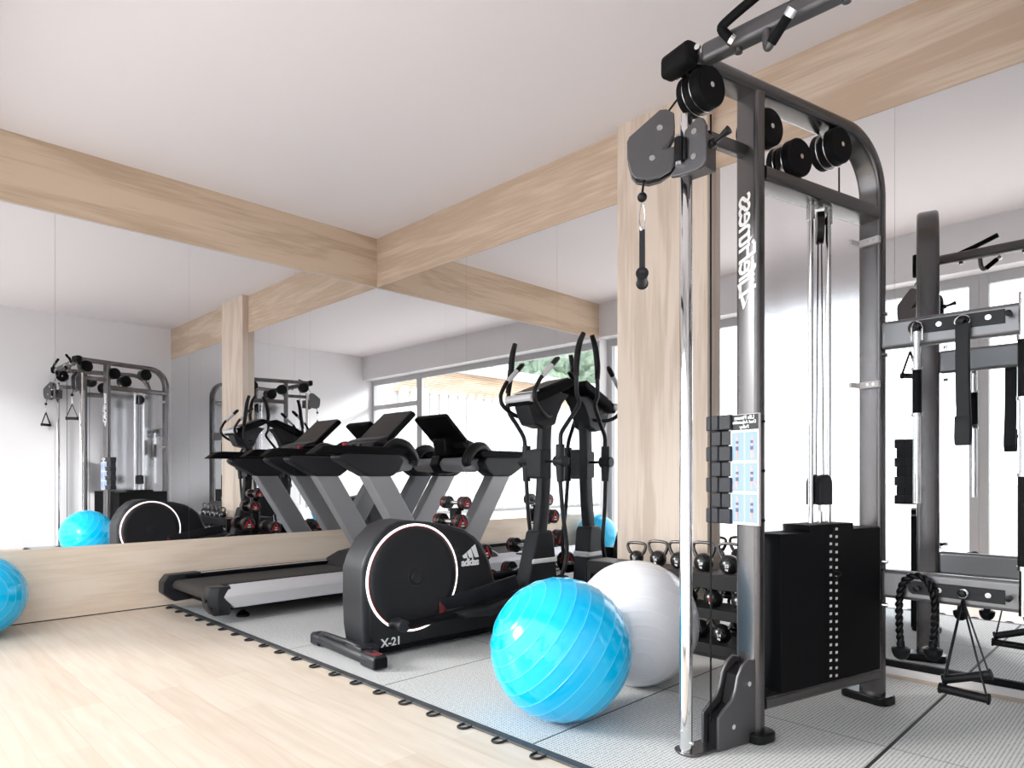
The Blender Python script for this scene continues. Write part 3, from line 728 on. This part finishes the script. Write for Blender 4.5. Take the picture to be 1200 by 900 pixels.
def bars(m):
    x = .1198; w = .029; bz = .474
    for k, hgt in enumerate((.024, .046, .070)):
        y = 2.518-Y0 + k*.040
        sk = hgt*.62
        m.prism([(y,bz),(y+w,bz),(y+w-sk*.62,bz+hgt*.93+.010),(y-sk*.62-.0,bz+hgt*.93-.008)], 'x', x, x+.0015)
E('three_stripe_mark', bars, M['white'])
# rear stabiliser
def stab(m):
    m.tube([(-.315,-.045,.045),(-.29,-.045,.046),(.26,-.045,.046),(.285,-.045,.046)],[.030,.036,.036,.030],20,0,sq=1.15)
E('rear_stabiliser', stab, M['char'])
E('stabiliser_end', lambda m: m.prism([(-.085,.012),(-.085,.062),(-.072,.078),(-.018,.078),(-.005,.062),(-.005,.012)],'x',.20,.335), M['char'], .008, 3)
E('stabiliser_end', lambda m: m.prism([(-.085,.012),(-.085,.062),(-.072,.074),(-.018,.074),(-.005,.062),(-.005,.012)],'x',-.375,-.27), M['char'], .012, 3)
E('end_pad', lambda m: m.box(.225,.32,-.070,-.020,.077,.0795), M['dred'], .001)
E('end_plate', lambda m: m.box(.334,.337,-.078,-.012,.020,.066), M['blackm'], .004)
E('lift_handle', lambda m: m.tube([(-.27,-.055,.080),(-.20,-.072,.092),(-.05,-.074,.096),(.06,-.066,.094),(.17,-.05,.080)],.012,12,5), M['char'])
E('stabiliser_bracket', lambda m: m.box(.03,.19,-.075,.03,.03,.092), M['char'], .008)
# base
E('base_beam', lambda m: m.box(-.075,.075,.0,1.45,.025,.105), M['blackm'], .008)
E('side_skirt', lambda m: m.box(-.13,.125,.05,.95,.028,.055), M['blackm'], .004)
E('front_stabiliser', lambda m: m.tube([(-.29,1.40,.05),(-.27,1.40,.052),(.27,1.40,.052),(.29,1.40,.05)],[.028,.036,.036,.028],18), M['blackm'])
E('front_foot', lambda m: (m.cyl((-.26,1.40,.02),(0,0,1),.03,.024,18), m.cyl((.26,1.40,.02),(0,0,1),.03,.024,18)), M['black'])
# mast
low = yz([(3.00,.05),(3.035,.20),(3.075,.30),(3.155,.575),(3.165,.59),(3.285,.59),(3.300,.56),(3.335,.25),(3.36,.05)])
E('mast_housing', lambda m: m.prism(low,'x',-.062,.062), M['char'], .016, 3)
E('mast_band', lambda m: m.prism(yz([(3.102,.380),(3.112,.418),(3.325,.418),(3.330,.380)]),'x',-.0645,.0645), M['white'], .010, 2)
def mast(m):
    path = [(3.222,.56),(3.243,.70),(3.255,.82),(3.262,.95),(3.262,1.10),(3.268,1.24),(3.285,1.40)]
    pts, _ = catmull([V((0,a-Y0,b)) for a, b in path],[0]*len(path),4)
    prof = rrect(.062,.095,.02); rings = []
    for i, p in enumerate(pts):
        a = pts[max(i-1,0)]; b = pts[min(i+1,len(pts)-1)]; t = (b-a).normalized(); nn = V((0,-t.z,t.y))
        rings.append([p+V((1,0,0))*q[0]+nn*q[1] for q in prof])
    m.loft(rings)
E('mast', mast, M['char'])
# console head leaning to the mirror
E('console_bracket', lambda m: m.prism(yz([(3.05,1.42),(3.09,1.32),(3.12,1.27),(3.23,1.25),(3.31,1.28),(3.33,1.34),(3.375,1.42),(3.44,1.485),(3.30,1.50),(3.18,1.45)]),'x',-.068,.068), M['char'], .012, 3)
E('console', lambda m: m.prism(yz([(3.05,1.385),(3.03,1.43),(3.06,1.455),(3.40,1.585),(3.435,1.585),(3.445,1.55),(3.40,1.52),(3.20,1.435)]),'x',-.115,.115), M['blackm'], .014, 3)
E('console_roll', lambda m: m.cyl((0,3.055-Y0,1.432),(1,0,0),.027,.25,24), M['silver'], .005)
E('screen', lambda m: m.prism(yz([(3.12,1.488),(3.13,1.494),(3.39,1.590),(3.40,1.588),(3.39,1.575)]),'x',-.10,.10), M['black'], .002)
E('console_strip', lambda m: m.prism(yz([(3.085,1.470),(3.088,1.476),(3.115,1.486),(3.117,1.478)]),'x',-.11,.11), M['silver'])
# fixed handlebars
for s in (-1, 1):
    E('fixed_handlebar', lambda m: m.tube([(.06*s,3.27-Y0,1.335),(.10*s,3.20-Y0,1.325),(.135*s,3.12-Y0,1.345),(.155*s,3.045-Y0,1.40),(.162*s,3.03-Y0,1.46),(.165*s,3.065-Y0,1.53),(.165*s,3.10-Y0,1.575)],.0135,14,5), M['black'])
    E('pulse_grip', lambda m: m.tube([(.165*s,3.09-Y0,1.560),(.165*s,3.18-Y0,1.645)],.0165,14), M['silver'])
    E('handle_tip', lambda m: m.tube([(.165*s,3.175-Y0,1.640),(.165*s,3.215-Y0,1.678),(.168*s,3.235-Y0,1.690)],[.018,.0185,.012],14), M['black'])
    # moving arms
    up = [(.165*s,3.25-Y0,1.14),(.165*s,3.235-Y0,1.20),(.172*s,3.19-Y0,1.27),(.185*s,3.135-Y0,1.345),(.19*s,3.115-Y0,1.41),(.19*s,3.125-Y0,1.50)] if s < 0 else \
         [(.160*s,3.26-Y0,1.14),(.160*s,3.265-Y0,1.215),(.165*s,3.325-Y0,1.295),(.175*s,3.395-Y0,1.385),(.18*s,3.41-Y0,1.43),(.18*s,3.385-Y0,1.485),(.18*s,3.385-Y0,1.60)]
    E('moving_arm', lambda m: m.tube(up,.0140,14,6), M['char'])
    top = [(.19*s,3.118-Y0,1.49),(.19*s,3.14-Y0,1.62),(.19*s,3.155-Y0,1.74),(.19*s,3.18-Y0,1.825)] if s < 0 else [(.18*s,3.386-Y0,1.59),(.18*s,3.385-Y0,1.68),(.18*s,3.41-Y0,1.80),(.18*s,3.45-Y0,1.875)]
    E('foam_grip', lambda m: m.tube(top,[.0175,.021,.020,.0165],16,4), M['rubber'])
    jy = 3.255-Y0
    E('arm_joint', lambda m: (m.tube([(.16*s,jy,1.145),(.16*s,jy,1.06),(.16*s,jy,1.02),(.16*s,jy+.004,.905)],[.028,.030,.030,.024],18), m.cyl((.165*s,jy,1.037),(1,0,0),.036,.085,24)), M['char'], .004)
    lo = [(.16*s,jy,.92),(.165*s,jy+.02,.70),(.17*s,jy+.05,.50),(.175*s,jy+.03,.38),(.18*s,jy-.01,.31)]
    E('lower_link', lambda m: m.tube(lo,.0135,14,6), M['char'])
    E('link_knuckle', lambda m: (m.cyl((.19*s,jy-.01,.285),(1,0,0),.032,.07,20), m.box(.165*s-.02,.165*s+.03,jy-.05,jy+.03,.25,.31)), M['blackm'], .005)
    # pedal arm and foot plate
    px = .215*s
    ph = 0 if s > 0 else .07
    E('pedal_arm', lambda m: (m.tube([(px,2.075-Y0,.175+ph),(px,2.40-Y0,.190+ph),(px,2.80-Y0,.235+ph*.6),(px,3.24-Y0,.285)],.024,16,4)), M['blackm'])
    E('roller', lambda m: m.cyl((px-.035*s,2.055-Y0,.175+ph),(1,0,0),.032,.115,24), M['char'], .003)
    E('foot_plate', lambda m: m.prism(yz([(2.36,.205+ph),(2.42,.175+ph),(2.60,.165+ph),(2.90,.215+ph),(2.94,.245+ph),(2.92,.262+ph),(2.60,.212+ph),(2.44,.208+ph)]),'x',px-.075,px+.075), M['char'], .006)
    E('foot_plate_wall', lambda m: m.prism(yz([(2.33,.20+ph),(2.34,.262+ph),(2.90,.345+ph),(2.93,.26+ph),(2.60,.19+ph)]),'x',px-.082*s-.008,px-.082*s+.008), M['char'], .004)
    if 0: E('crank', lambda m: m.prism(yz([(2.20,.36),(2.17,.40),(2.03,.20+ph),(2.05,.15+ph),(2.09,.15+ph)]),'x',min(.142*s,.158*s),max(.142*s,.158*s)), M['blackm'], .004)
    E('red_guard', lambda m: m.prism(yz([(2.335,.255+ph),(2.335,.17+ph),(2.42,.17+ph)]),'x',min(.14*s,.146*s),max(.14*s,.146*s)), M['dred'], .002)
E('arm_axle', lambda m: m.cyl((0,3.255-Y0,1.037),(1,0,0),.009,.32,14), M['black'])
E('axle_housing', lambda m: m.prism(yz([(3.20,.93),(3.20,1.11),(3.30,1.13),(3.30,.92)]),'x',-.105,.035), M['char'], .008)

# ------------------------------------------------------------------ treadmill
tr = thing('treadmill', 'black and silver treadmill along the left mirror wall, console facing the back mirror', 'treadmill', (-4.66, 2.5, 0))
TO = tr.location
def TP(name, fn, mat, bev=0, segs=2, parent=None, ang=35):
    mb = MB(); fn(mb); return mb.build(name, mat, tr, bev=bev, segs=segs, off=TO, ang=ang)
xl, xr = -5.085, -4.245
TP('running_belt', lambda m: (m.box(xl+.115,xr-.145,1.665,2.95,.150,.218), m.cyl(((xl+xr)/2-.015,1.665,.184),(1,0,0),.034,xr-xl-.26,28)), M['belt'])
TP('rear_roller', lambda m: (m.cyl((xl+.105,1.665,.184),(1,0,0),.040,.02,28), m.cyl((xr-.135,1.665,.184),(1,0,0),.040,.02,28)), M['black'])
TP('deck_base', lambda m: m.box(xl+.08,xr-.08,1.74,3.30,.085,.150), M['blackm'], .006)
TP('foot_rail', lambda m: m.box(xl+.0,xl+.115,1.72,2.92,.20,.247), M['blackm'], .006)
TP('foot_rail', lambda m: m.box(xr-.150,xr-.055,1.72,2.92,.20,.247), M['blackm'], .006)
capL = [(1.575,.130),(1.575,.205),(1.612,.254),(1.83,.256),(1.83,.072),(1.650,.066)]
TP('end_cap', lambda m: m.prism(capL,'x',xl-.004,xl+.10), M['char'], .008, 3)
capR = [(1.600,.125),(1.600,.190),(1.625,.243),(1.86,.246),(1.86,.066),(1.66,.062)]
TP('end_cap', lambda m: m.loft([[V(p) for p in ((xr-.135,1.64,z),(xr-.05,1.64,z),(xr-.03,1.67,z),(xr-.03,1.90,z),(xr-.135,1.90,z))] if 0 else [V((xr-.135,1.605+i,z)),V((xr-.055,1.605+i,z)),V((xr-.012-i*.6,1.665+i*.5,z)),V((xr-.012-i*.6,1.75,z)),V((xr-.135,1.75,z))] for z, i in ((.062,.05),(.115,.008),(.19,.0),(.246,.028))]), M['char'], .008, 3)
TP('screw', lambda m: m.cyl((xr-.06,1.605,.165),(0,-1,0),.011,.012,12), M['black']); TP('screw', lambda m: m.cyl((xr-.035,1.622,.115),(.6,-.8,0),.009,.012,12), M['black'])
def side_rail(m, x, s):
    sec = [(-.085,.248),(-.055,.250),(-.006,.215),(.006,.185),(-.012,.108),(-.06,.098),(-.085,.10)]
    a = [(x+p[0]*s, 1.690+abs(p[1]-.185)*1.0, p[1]) for p in sec]
    b = [(x+p[0]*s, 3.25, p[1]) for p in sec]
    m.loft([[V(p) for p in a],[V(p) for p in b]])
TP('side_rail', lambda m: side_rail(m, xr, 1), M['silver'], .003)
TP('side_rail', lambda m: side_rail(m, xl, -1), M['silver'], .003)
for x in (xr-.20, xl+.20):
    for y in (1.90, 3.15):
        TP('levelling_foot', lambda m: m.lathe([(0,.0095),(.044,.0095),(.044,.022),(.020,.042),(.010,.052),(.010,.085),(0,.085)], (x,y,0), (0,0,1), 24), M['black'])
def hood(m):
    prof = [(2.80,.20),(2.86,.270),(2.96,.315),(3.10,.335),(3.28,.325),(3.36,.27),(3.39,.18),(3.37,.07),(2.90,.07)]
    m.prism(prof,'x',xl+.03,xr-.03)
TP('motor_hood', hood, M['char'], .03, 4)
TP('hood_trim', lambda m: m.tube([(xr-.028,2.84,.247),(xr-.028,2.94,.295),(xr-.028,3.10,.322),(xr-.028,3.26,.318)],.004,8,5), M['silver'])
def upright(m, x0, x1):
    poly = [(3.17,.22),(3.13,.33),(2.735,.945),(2.945,.945),(3.325,.36),(3.37,.22)]
    m.prism(poly,'x',x0,x1)
for x0, x1 in ((xl-.015, xl+.085), (xr-.115, xr+.005)):
    TP('upright', lambda m: upright(m,x0,x1), M['post'], .010, 3)
    TP('upright_sleeve', lambda m: m.prism([(2.735,.942),(2.52,1.055),(2.50,1.085),(2.53,1.105),(3.02,1.105),(3.06,1.06),(3.02,.985),(2.955,.942)],'x',x0-.012,x1+.012), M['dgrey'], .012, 3)
    TP('handrail', lambda m: m.prism([(2.30,1.098),(2.38,1.155),(2.42,1.163),(3.05,1.163),(3.10,1.14),(3.08,1.10),(2.50,1.100)],'x',x0-.005,x1+.005), M['blackm'], .010, 3)
    TP('curved_brace', lambda m: m.tube([((x0+x1)/2,2.92,1.13),((x0+x1)/2,3.02,1.19),((x0+x1)/2,3.12,1.17),((x0+x1)/2,3.20,1.08),((x0+x1)/2,3.19,1.03)],[.03,.045,.05,.045,.035],14,5), M['black'])
TP('control_bar', lambda m: m.prism([(2.90,1.155),(2.93,1.215),(3.06,1.225),(3.10,1.15),(3.08,1.11),(2.93,1.11)],'x',xl+.18,xr-.20), M['black'], .012, 3)
TP('red_key', lambda m: m.box(-4.86,-4.835,2.898,2.935,1.148,1.212), M['red'], .003)
for x in (-4.72,-4.62): TP('speed_dial', lambda m: m.cyl((x,2.902,1.18),(0,-1,.2),.024,.02,20), M['dgrey'])
TP('cross_housing', lambda m: m.prism([(3.02,1.00),(3.02,1.10),(3.20,1.10),(3.24,1.05),(3.20,.985),(3.06,.975)],'x',xl+.06,xr-.08), M['post'], .02, 3)
TP('cross_clip', lambda m: m.prism([(3.0,.97),(3.0,1.13),(3.23,1.12),(3.26,1.04),(3.2,.96)],'x',-4.74,-4.62), M['black'], .01)
# console screen
def scr(m, x0, x1, e0, e1):
    a = V((3.04, 1.235)); b = V((3.30, 1.475)); n = V((.678,-.735))*-1
    t = (b-a)
    q = [a+n*e1, b+n*e1, b+n*e0, a+n*e0]
    m.prism([(p.x,p.y) for p in q],'x',x0,x1)
TP('console', lambda m: scr(m,-4.875,-4.43,-.045,.0), M['blackm'], .014, 4)
TP('display', lambda m: scr(m,-4.855,-4.45,.0,.003), M['black'], .002)
TP('console_tray', lambda m: m.prism([(2.95,1.205),(2.96,1.232),(3.06,1.262),(3.12,1.24),(3.10,1.19)],'x',-4.87,-4.44), M['char'], .01)
TP('console_neck', lambda m: m.prism([(3.02,1.20),(3.14,1.31),(3.22,1.27),(3.20,1.12),(3.08,1.12)],'x',-4.74,-4.58), M['black'], .012)

# ------------------------------------------------------------------ dumbbells on an A-frame rack
dr = thing('dumbbell_rack', 'black A-frame dumbbell tower between treadmill and cross trainer', 'rack', (-3.61, 3.05, 0))
DO = dr.location
def D(name, fn, mat, bev=.003): 
    mb = MB(); fn(mb); return mb.build(name, mat, dr, bev=bev, off=DO)
D('column', lambda m: m.box(-3.64,-3.58,3.02,3.08,.03,.72), M['rackb'])
D('foot_rail', lambda m: m.box(-3.64,-3.58,2.74,3.34,.0095,.04), M['rackb'])
tiers = [(.712, 3.05, 1.0), (.572, 3.0, 1.22), (.385, 2.93, 1.5), (.345, 3.22, 1.3), (.190, 2.85, 1.65), (.15, 3.27, 1.45)]
D('foot_bar', lambda m: m.box(-3.76,-3.44,2.72,2.78,0.0095,.035), M['rackb'])
D('foot_bar', lambda m: m.box(-3.76,-3.44,3.30,3.36,.0095,.035), M['rackb'])
for z, y, sc in tiers:
    D('cradle', lambda m: m.box(-3.665,-3.555,min(y-.03,3.03),max(y+.03,3.07),z-.010,z), M['rackb'], .002)
def dumbbell_proto():
    t = thing('dumbbell', '', 'dumbbell')
    mb = MB(); mb.cyl((0,0,0),(1,0,0),.015,.14,18); mb.build('handle', M['steel'], t)
    for s in (-1, 1):
        mb = MB(); mb.lathe([(0,.062),(.040,.062),(.045,.066),(.045,.078),(.042,.080),(.042,.083),(.045,.085),(.045,.097),(.042,.099),(.042,.102),(.045,.104),(.045,.120),(.040,.125),(0,.125)], (0,0,0), (s,0,0), 32)
        h = mb.build('head', M['iron'], t, ang=30)
        mb = MB(); mb.lathe([(.0440,.0985),(.0446,.1005),(.0446,.1025),(.0440,.1045)], (0,0,0), (s,0,0), 32); mb.build('red_band', M['red'], h)
        mb = MB(); x = .1252*s; x2 = .1262*s
        mb.prism([(-.036,-.026),(-.022,-.026),(-.006,.010),(-.012,.022)],'x',x,x2); mb.prism([(.036,-.026),(.022,-.026),(.0,.020),(-.004,.034),(.004,.034)],'x',x,x2)
        mb.prism([(-.018,-.012),(.018,-.012),(.012,-.002),(-.012,-.002)],'x',x,x2)
        mb.build('triangle_mark', M['red'], h)
        mb = MB(); mb.box(min(x,x2),max(x,x2)+.0004*s if s>0 else max(x,x2),-.012,.012,-.024,-.016); mb.box(min(x2,x2+.0006*s),max(x2,x2+.0006*s),-.007,.009,-.008,0); mb.build('size_print', M['white'], h)
    return t
def copy_tree(o, parent=None):
    c = o.copy(); COL.objects.link(c); c.parent = parent
    for ch in o.children: copy_tree(ch, c)
    return c
proto = dumbbell_proto()
dl = ['smallest red-marked dumbbell on the top cradle of the A-frame rack', 'dumbbell on the second cradle of the A-frame rack, below the smallest one',
      'thick dumbbell on the third cradle of the rack, side towards the room', 'dumbbell on the mirror side of the rack, level with the third cradle',
      'largest dumbbell on the lowest cradle of the rack, side towards the room', 'large dumbbell on the lowest cradle of the rack, mirror side']
for i, (z, y, sc) in enumerate(tiers):
    o = proto if i == 0 else copy_tree(proto)
    o.location = (-3.61, y, z+.0455*sc); o.scale = (1.0+.35*(sc-1), sc, sc); o['label'] = dl[i]; o['group'] = 'dumbbells on the A-frame rack'

# ------------------------------------------------------------------ kettlebell rack
kr = thing('kettlebell_rack', 'low black three-tier kettlebell rack standing before the oak pilaster', 'rack', (-1.95, 3.3, 0))
KO = kr.location
def K(name, fn, mat, bev=.003):
    mb = MB(); fn(mb); return mb.build(name, mat, kr, bev=bev, off=KO)
kx0, kx1 = -2.55, -1.28
for z, y0, y1, h in ((.435,3.20,3.385,.078),(.258,3.18,3.385,.052),(.083,3.16,3.385,.055)):
    K('shelf', lambda m: (m.box(kx0,kx1,y0,y1,z-.012,z), m.box(kx0,kx1,y0-.006,y0+.008,z-h,z)), M['rackb'])
K('shelf_top', lambda m: m.box(kx0+.004,kx1-.004,3.205,3.382,.435,.4362), M['racktop'], 0)
for x in (kx0, kx1-.03):
    K('side_panel', lambda m: m.prism([(3.10,.008),(3.14,.42),(3.19,.435),(3.385,.435),(3.385,.008)] if False else [(3.155,.0095),(3.155,.04),(3.20,.43),(3.385,.43),(3.385,.0095)],'x',x,x+.03), M['rackb'])
K('plinth', lambda m: m.box(kx0,kx1,3.17,3.37,.0095,.035), M['rackb'])
def kettlebell(x, y, z, r, num, label, hy=1.0, red=False):
    t = thing('kettlebell', label, 'kettlebell', (x, y, z), group='kettlebells on the rack')
    prof = []
    for i in range(15):
        a = -math.pi/2 + math.pi*i/14
        prof.append((r*math.cos(a), max(r*math.sin(a), -r*.86)+r*.86))
    MB().lathe(prof, (0,0,0), (0,0,1), 32).build('body', M['iron'], t)
    b = r*.86; W = .058
    pts = [(-W*.72,0,b+r*.60),(-W*.98,0,b+r*1.15),(-W*1.06,0,b+r*1.62),(-W*.92,0,b+r*1.95),(-W*.5,0,b+r*2.06),(0,0,b+r*2.08),(W*.5,0,b+r*2.06),(W*.92,0,b+r*1.95),(W*1.06,0,b+r*1.62),(W*.98,0,b+r*1.15),(W*.72,0,b+r*.60)]
    MB().tube(pts, [.0105,.009,.0085,.0085,.0085,.0085,.0085,.0085,.0085,.009,.0105], 12, 4).build('handle', M['handle'], t)
    d = V((.18,-.97,-.12)).normalized(); ex = V((0,0,1)).cross(-d)*-1
    ex = V((.97,.18,0)).normalized(); ey = d.cross(ex).normalized()
    ey = V((0,0,1)) - d*d.z; ey.normalize()
    c = V((0,0,b)) + d*(r*1.005)
    text(num, r*.42, M['red'] if red else M['white'], t, 'number_print', M=frame_M(c+V((0,0,.1*r)), ex, ey), bold=.0008, extrude=.0016)
    text('kg', r*.30, M['white'], t, 'unit_print', M=frame_M(c-V((0,0,.24*r)), ex, ey), bold=.0005, extrude=.0016)
    return t
zs = .4370
kettlebell(-2.245,3.27,zs,.041,'12','first kettlebell from the left on the top shelf, marked 12')
kettlebell(-2.100,3.27,zs,.047,'16','second kettlebell from the left on the top shelf, marked 16')
kettlebell(-1.965,3.27,zs,.049,'16','kettlebell half hidden behind the chrome pole, on the top shelf')
kettlebell(-1.816,3.27,zs,.052,'20','kettlebell marked 20 on the top shelf, just right of the chrome pole')
kettlebell(-1.668,3.27,zs,.053,'22','kettlebell marked 22 on the top shelf, beside the machine upright')
for i, x in enumerate((-2.38,-2.22,-2.06,-1.895)): kettlebell(x,3.255,.2588,.047,'24','kettlebell on the middle shelf behind the white ball' if i < 3 else 'kettlebell on the middle shelf, cut off by the chrome pole')
kettlebell(-1.747,3.245,.2588,.050,'24','kettlebell with red number on the middle shelf behind the vertical cable', red=True)
kettlebell(-1.60,3.26,.2588,.050,'24','kettlebell on the middle shelf partly hidden by the machine upright')
for i, x in enumerate((-2.3,-2.1,-1.83)): kettlebell(x,3.26,.0838,.050,'28','kettlebell on the bottom shelf behind the white ball' if i < 2 else 'kettlebell on the bottom shelf peeking past the white ball')
kettlebell(-1.694,3.235,.0838,.0505,'14','fat kettlebell at the right of the bottom shelf, behind the vertical cable')

# ------------------------------------------------------------------ light, camera
w = bpy.data.worlds.new('sky'); SC.world = w; w.use_nodes = True
bg = w.node_tree.nodes['Background']; bg.inputs[0].default_value = (.93,.96,1,1); bg.inputs[1].default_value = 4.0
L = bpy.data.lights.new('sun', 'SUN'); L.energy = 4.6; L.angle = R(14); L.color = (1,.965,.92)
lo = bpy.data.objects.new('sun', L); COL.objects.link(lo)
d = V((.62, .72, -.35)).normalized()
lo.rotation_euler = d.to_track_quat('-Z', 'Y').to_euler(); lo.location = (-3, -10, 8)

cam = bpy.data.cameras.new('camera'); co = bpy.data.objects.new('camera', cam); COL.objects.link(co)
co.location = (0, 0, .95)
co.rotation_euler = (R(90), 0, R(45))
cam.sensor_width = 36; cam.lens = 786.3/1200*36; cam.shift_y = (556.8-450)/1200; cam.clip_start = .01
SC.camera = co

SC.view_settings.view_transform = 'Standard'; SC.view_settings.look = 'None'
SC.view_settings.gamma = 1; SC.view_settings.use_curve_mapping = False
SC.view_settings.exposure = -0.12
cy = SC.cycles
cy.max_bounces = 14; cy.diffuse_bounces = 6; cy.glossy_bounces = 10; cy.transmission_bounces = 8; cy.transparent_max_bounces = 16
cy.use_denoising = True; cy.caustics_reflective = True; cy.caustics_refractive = True
cy.sample_clamp_indirect = 8
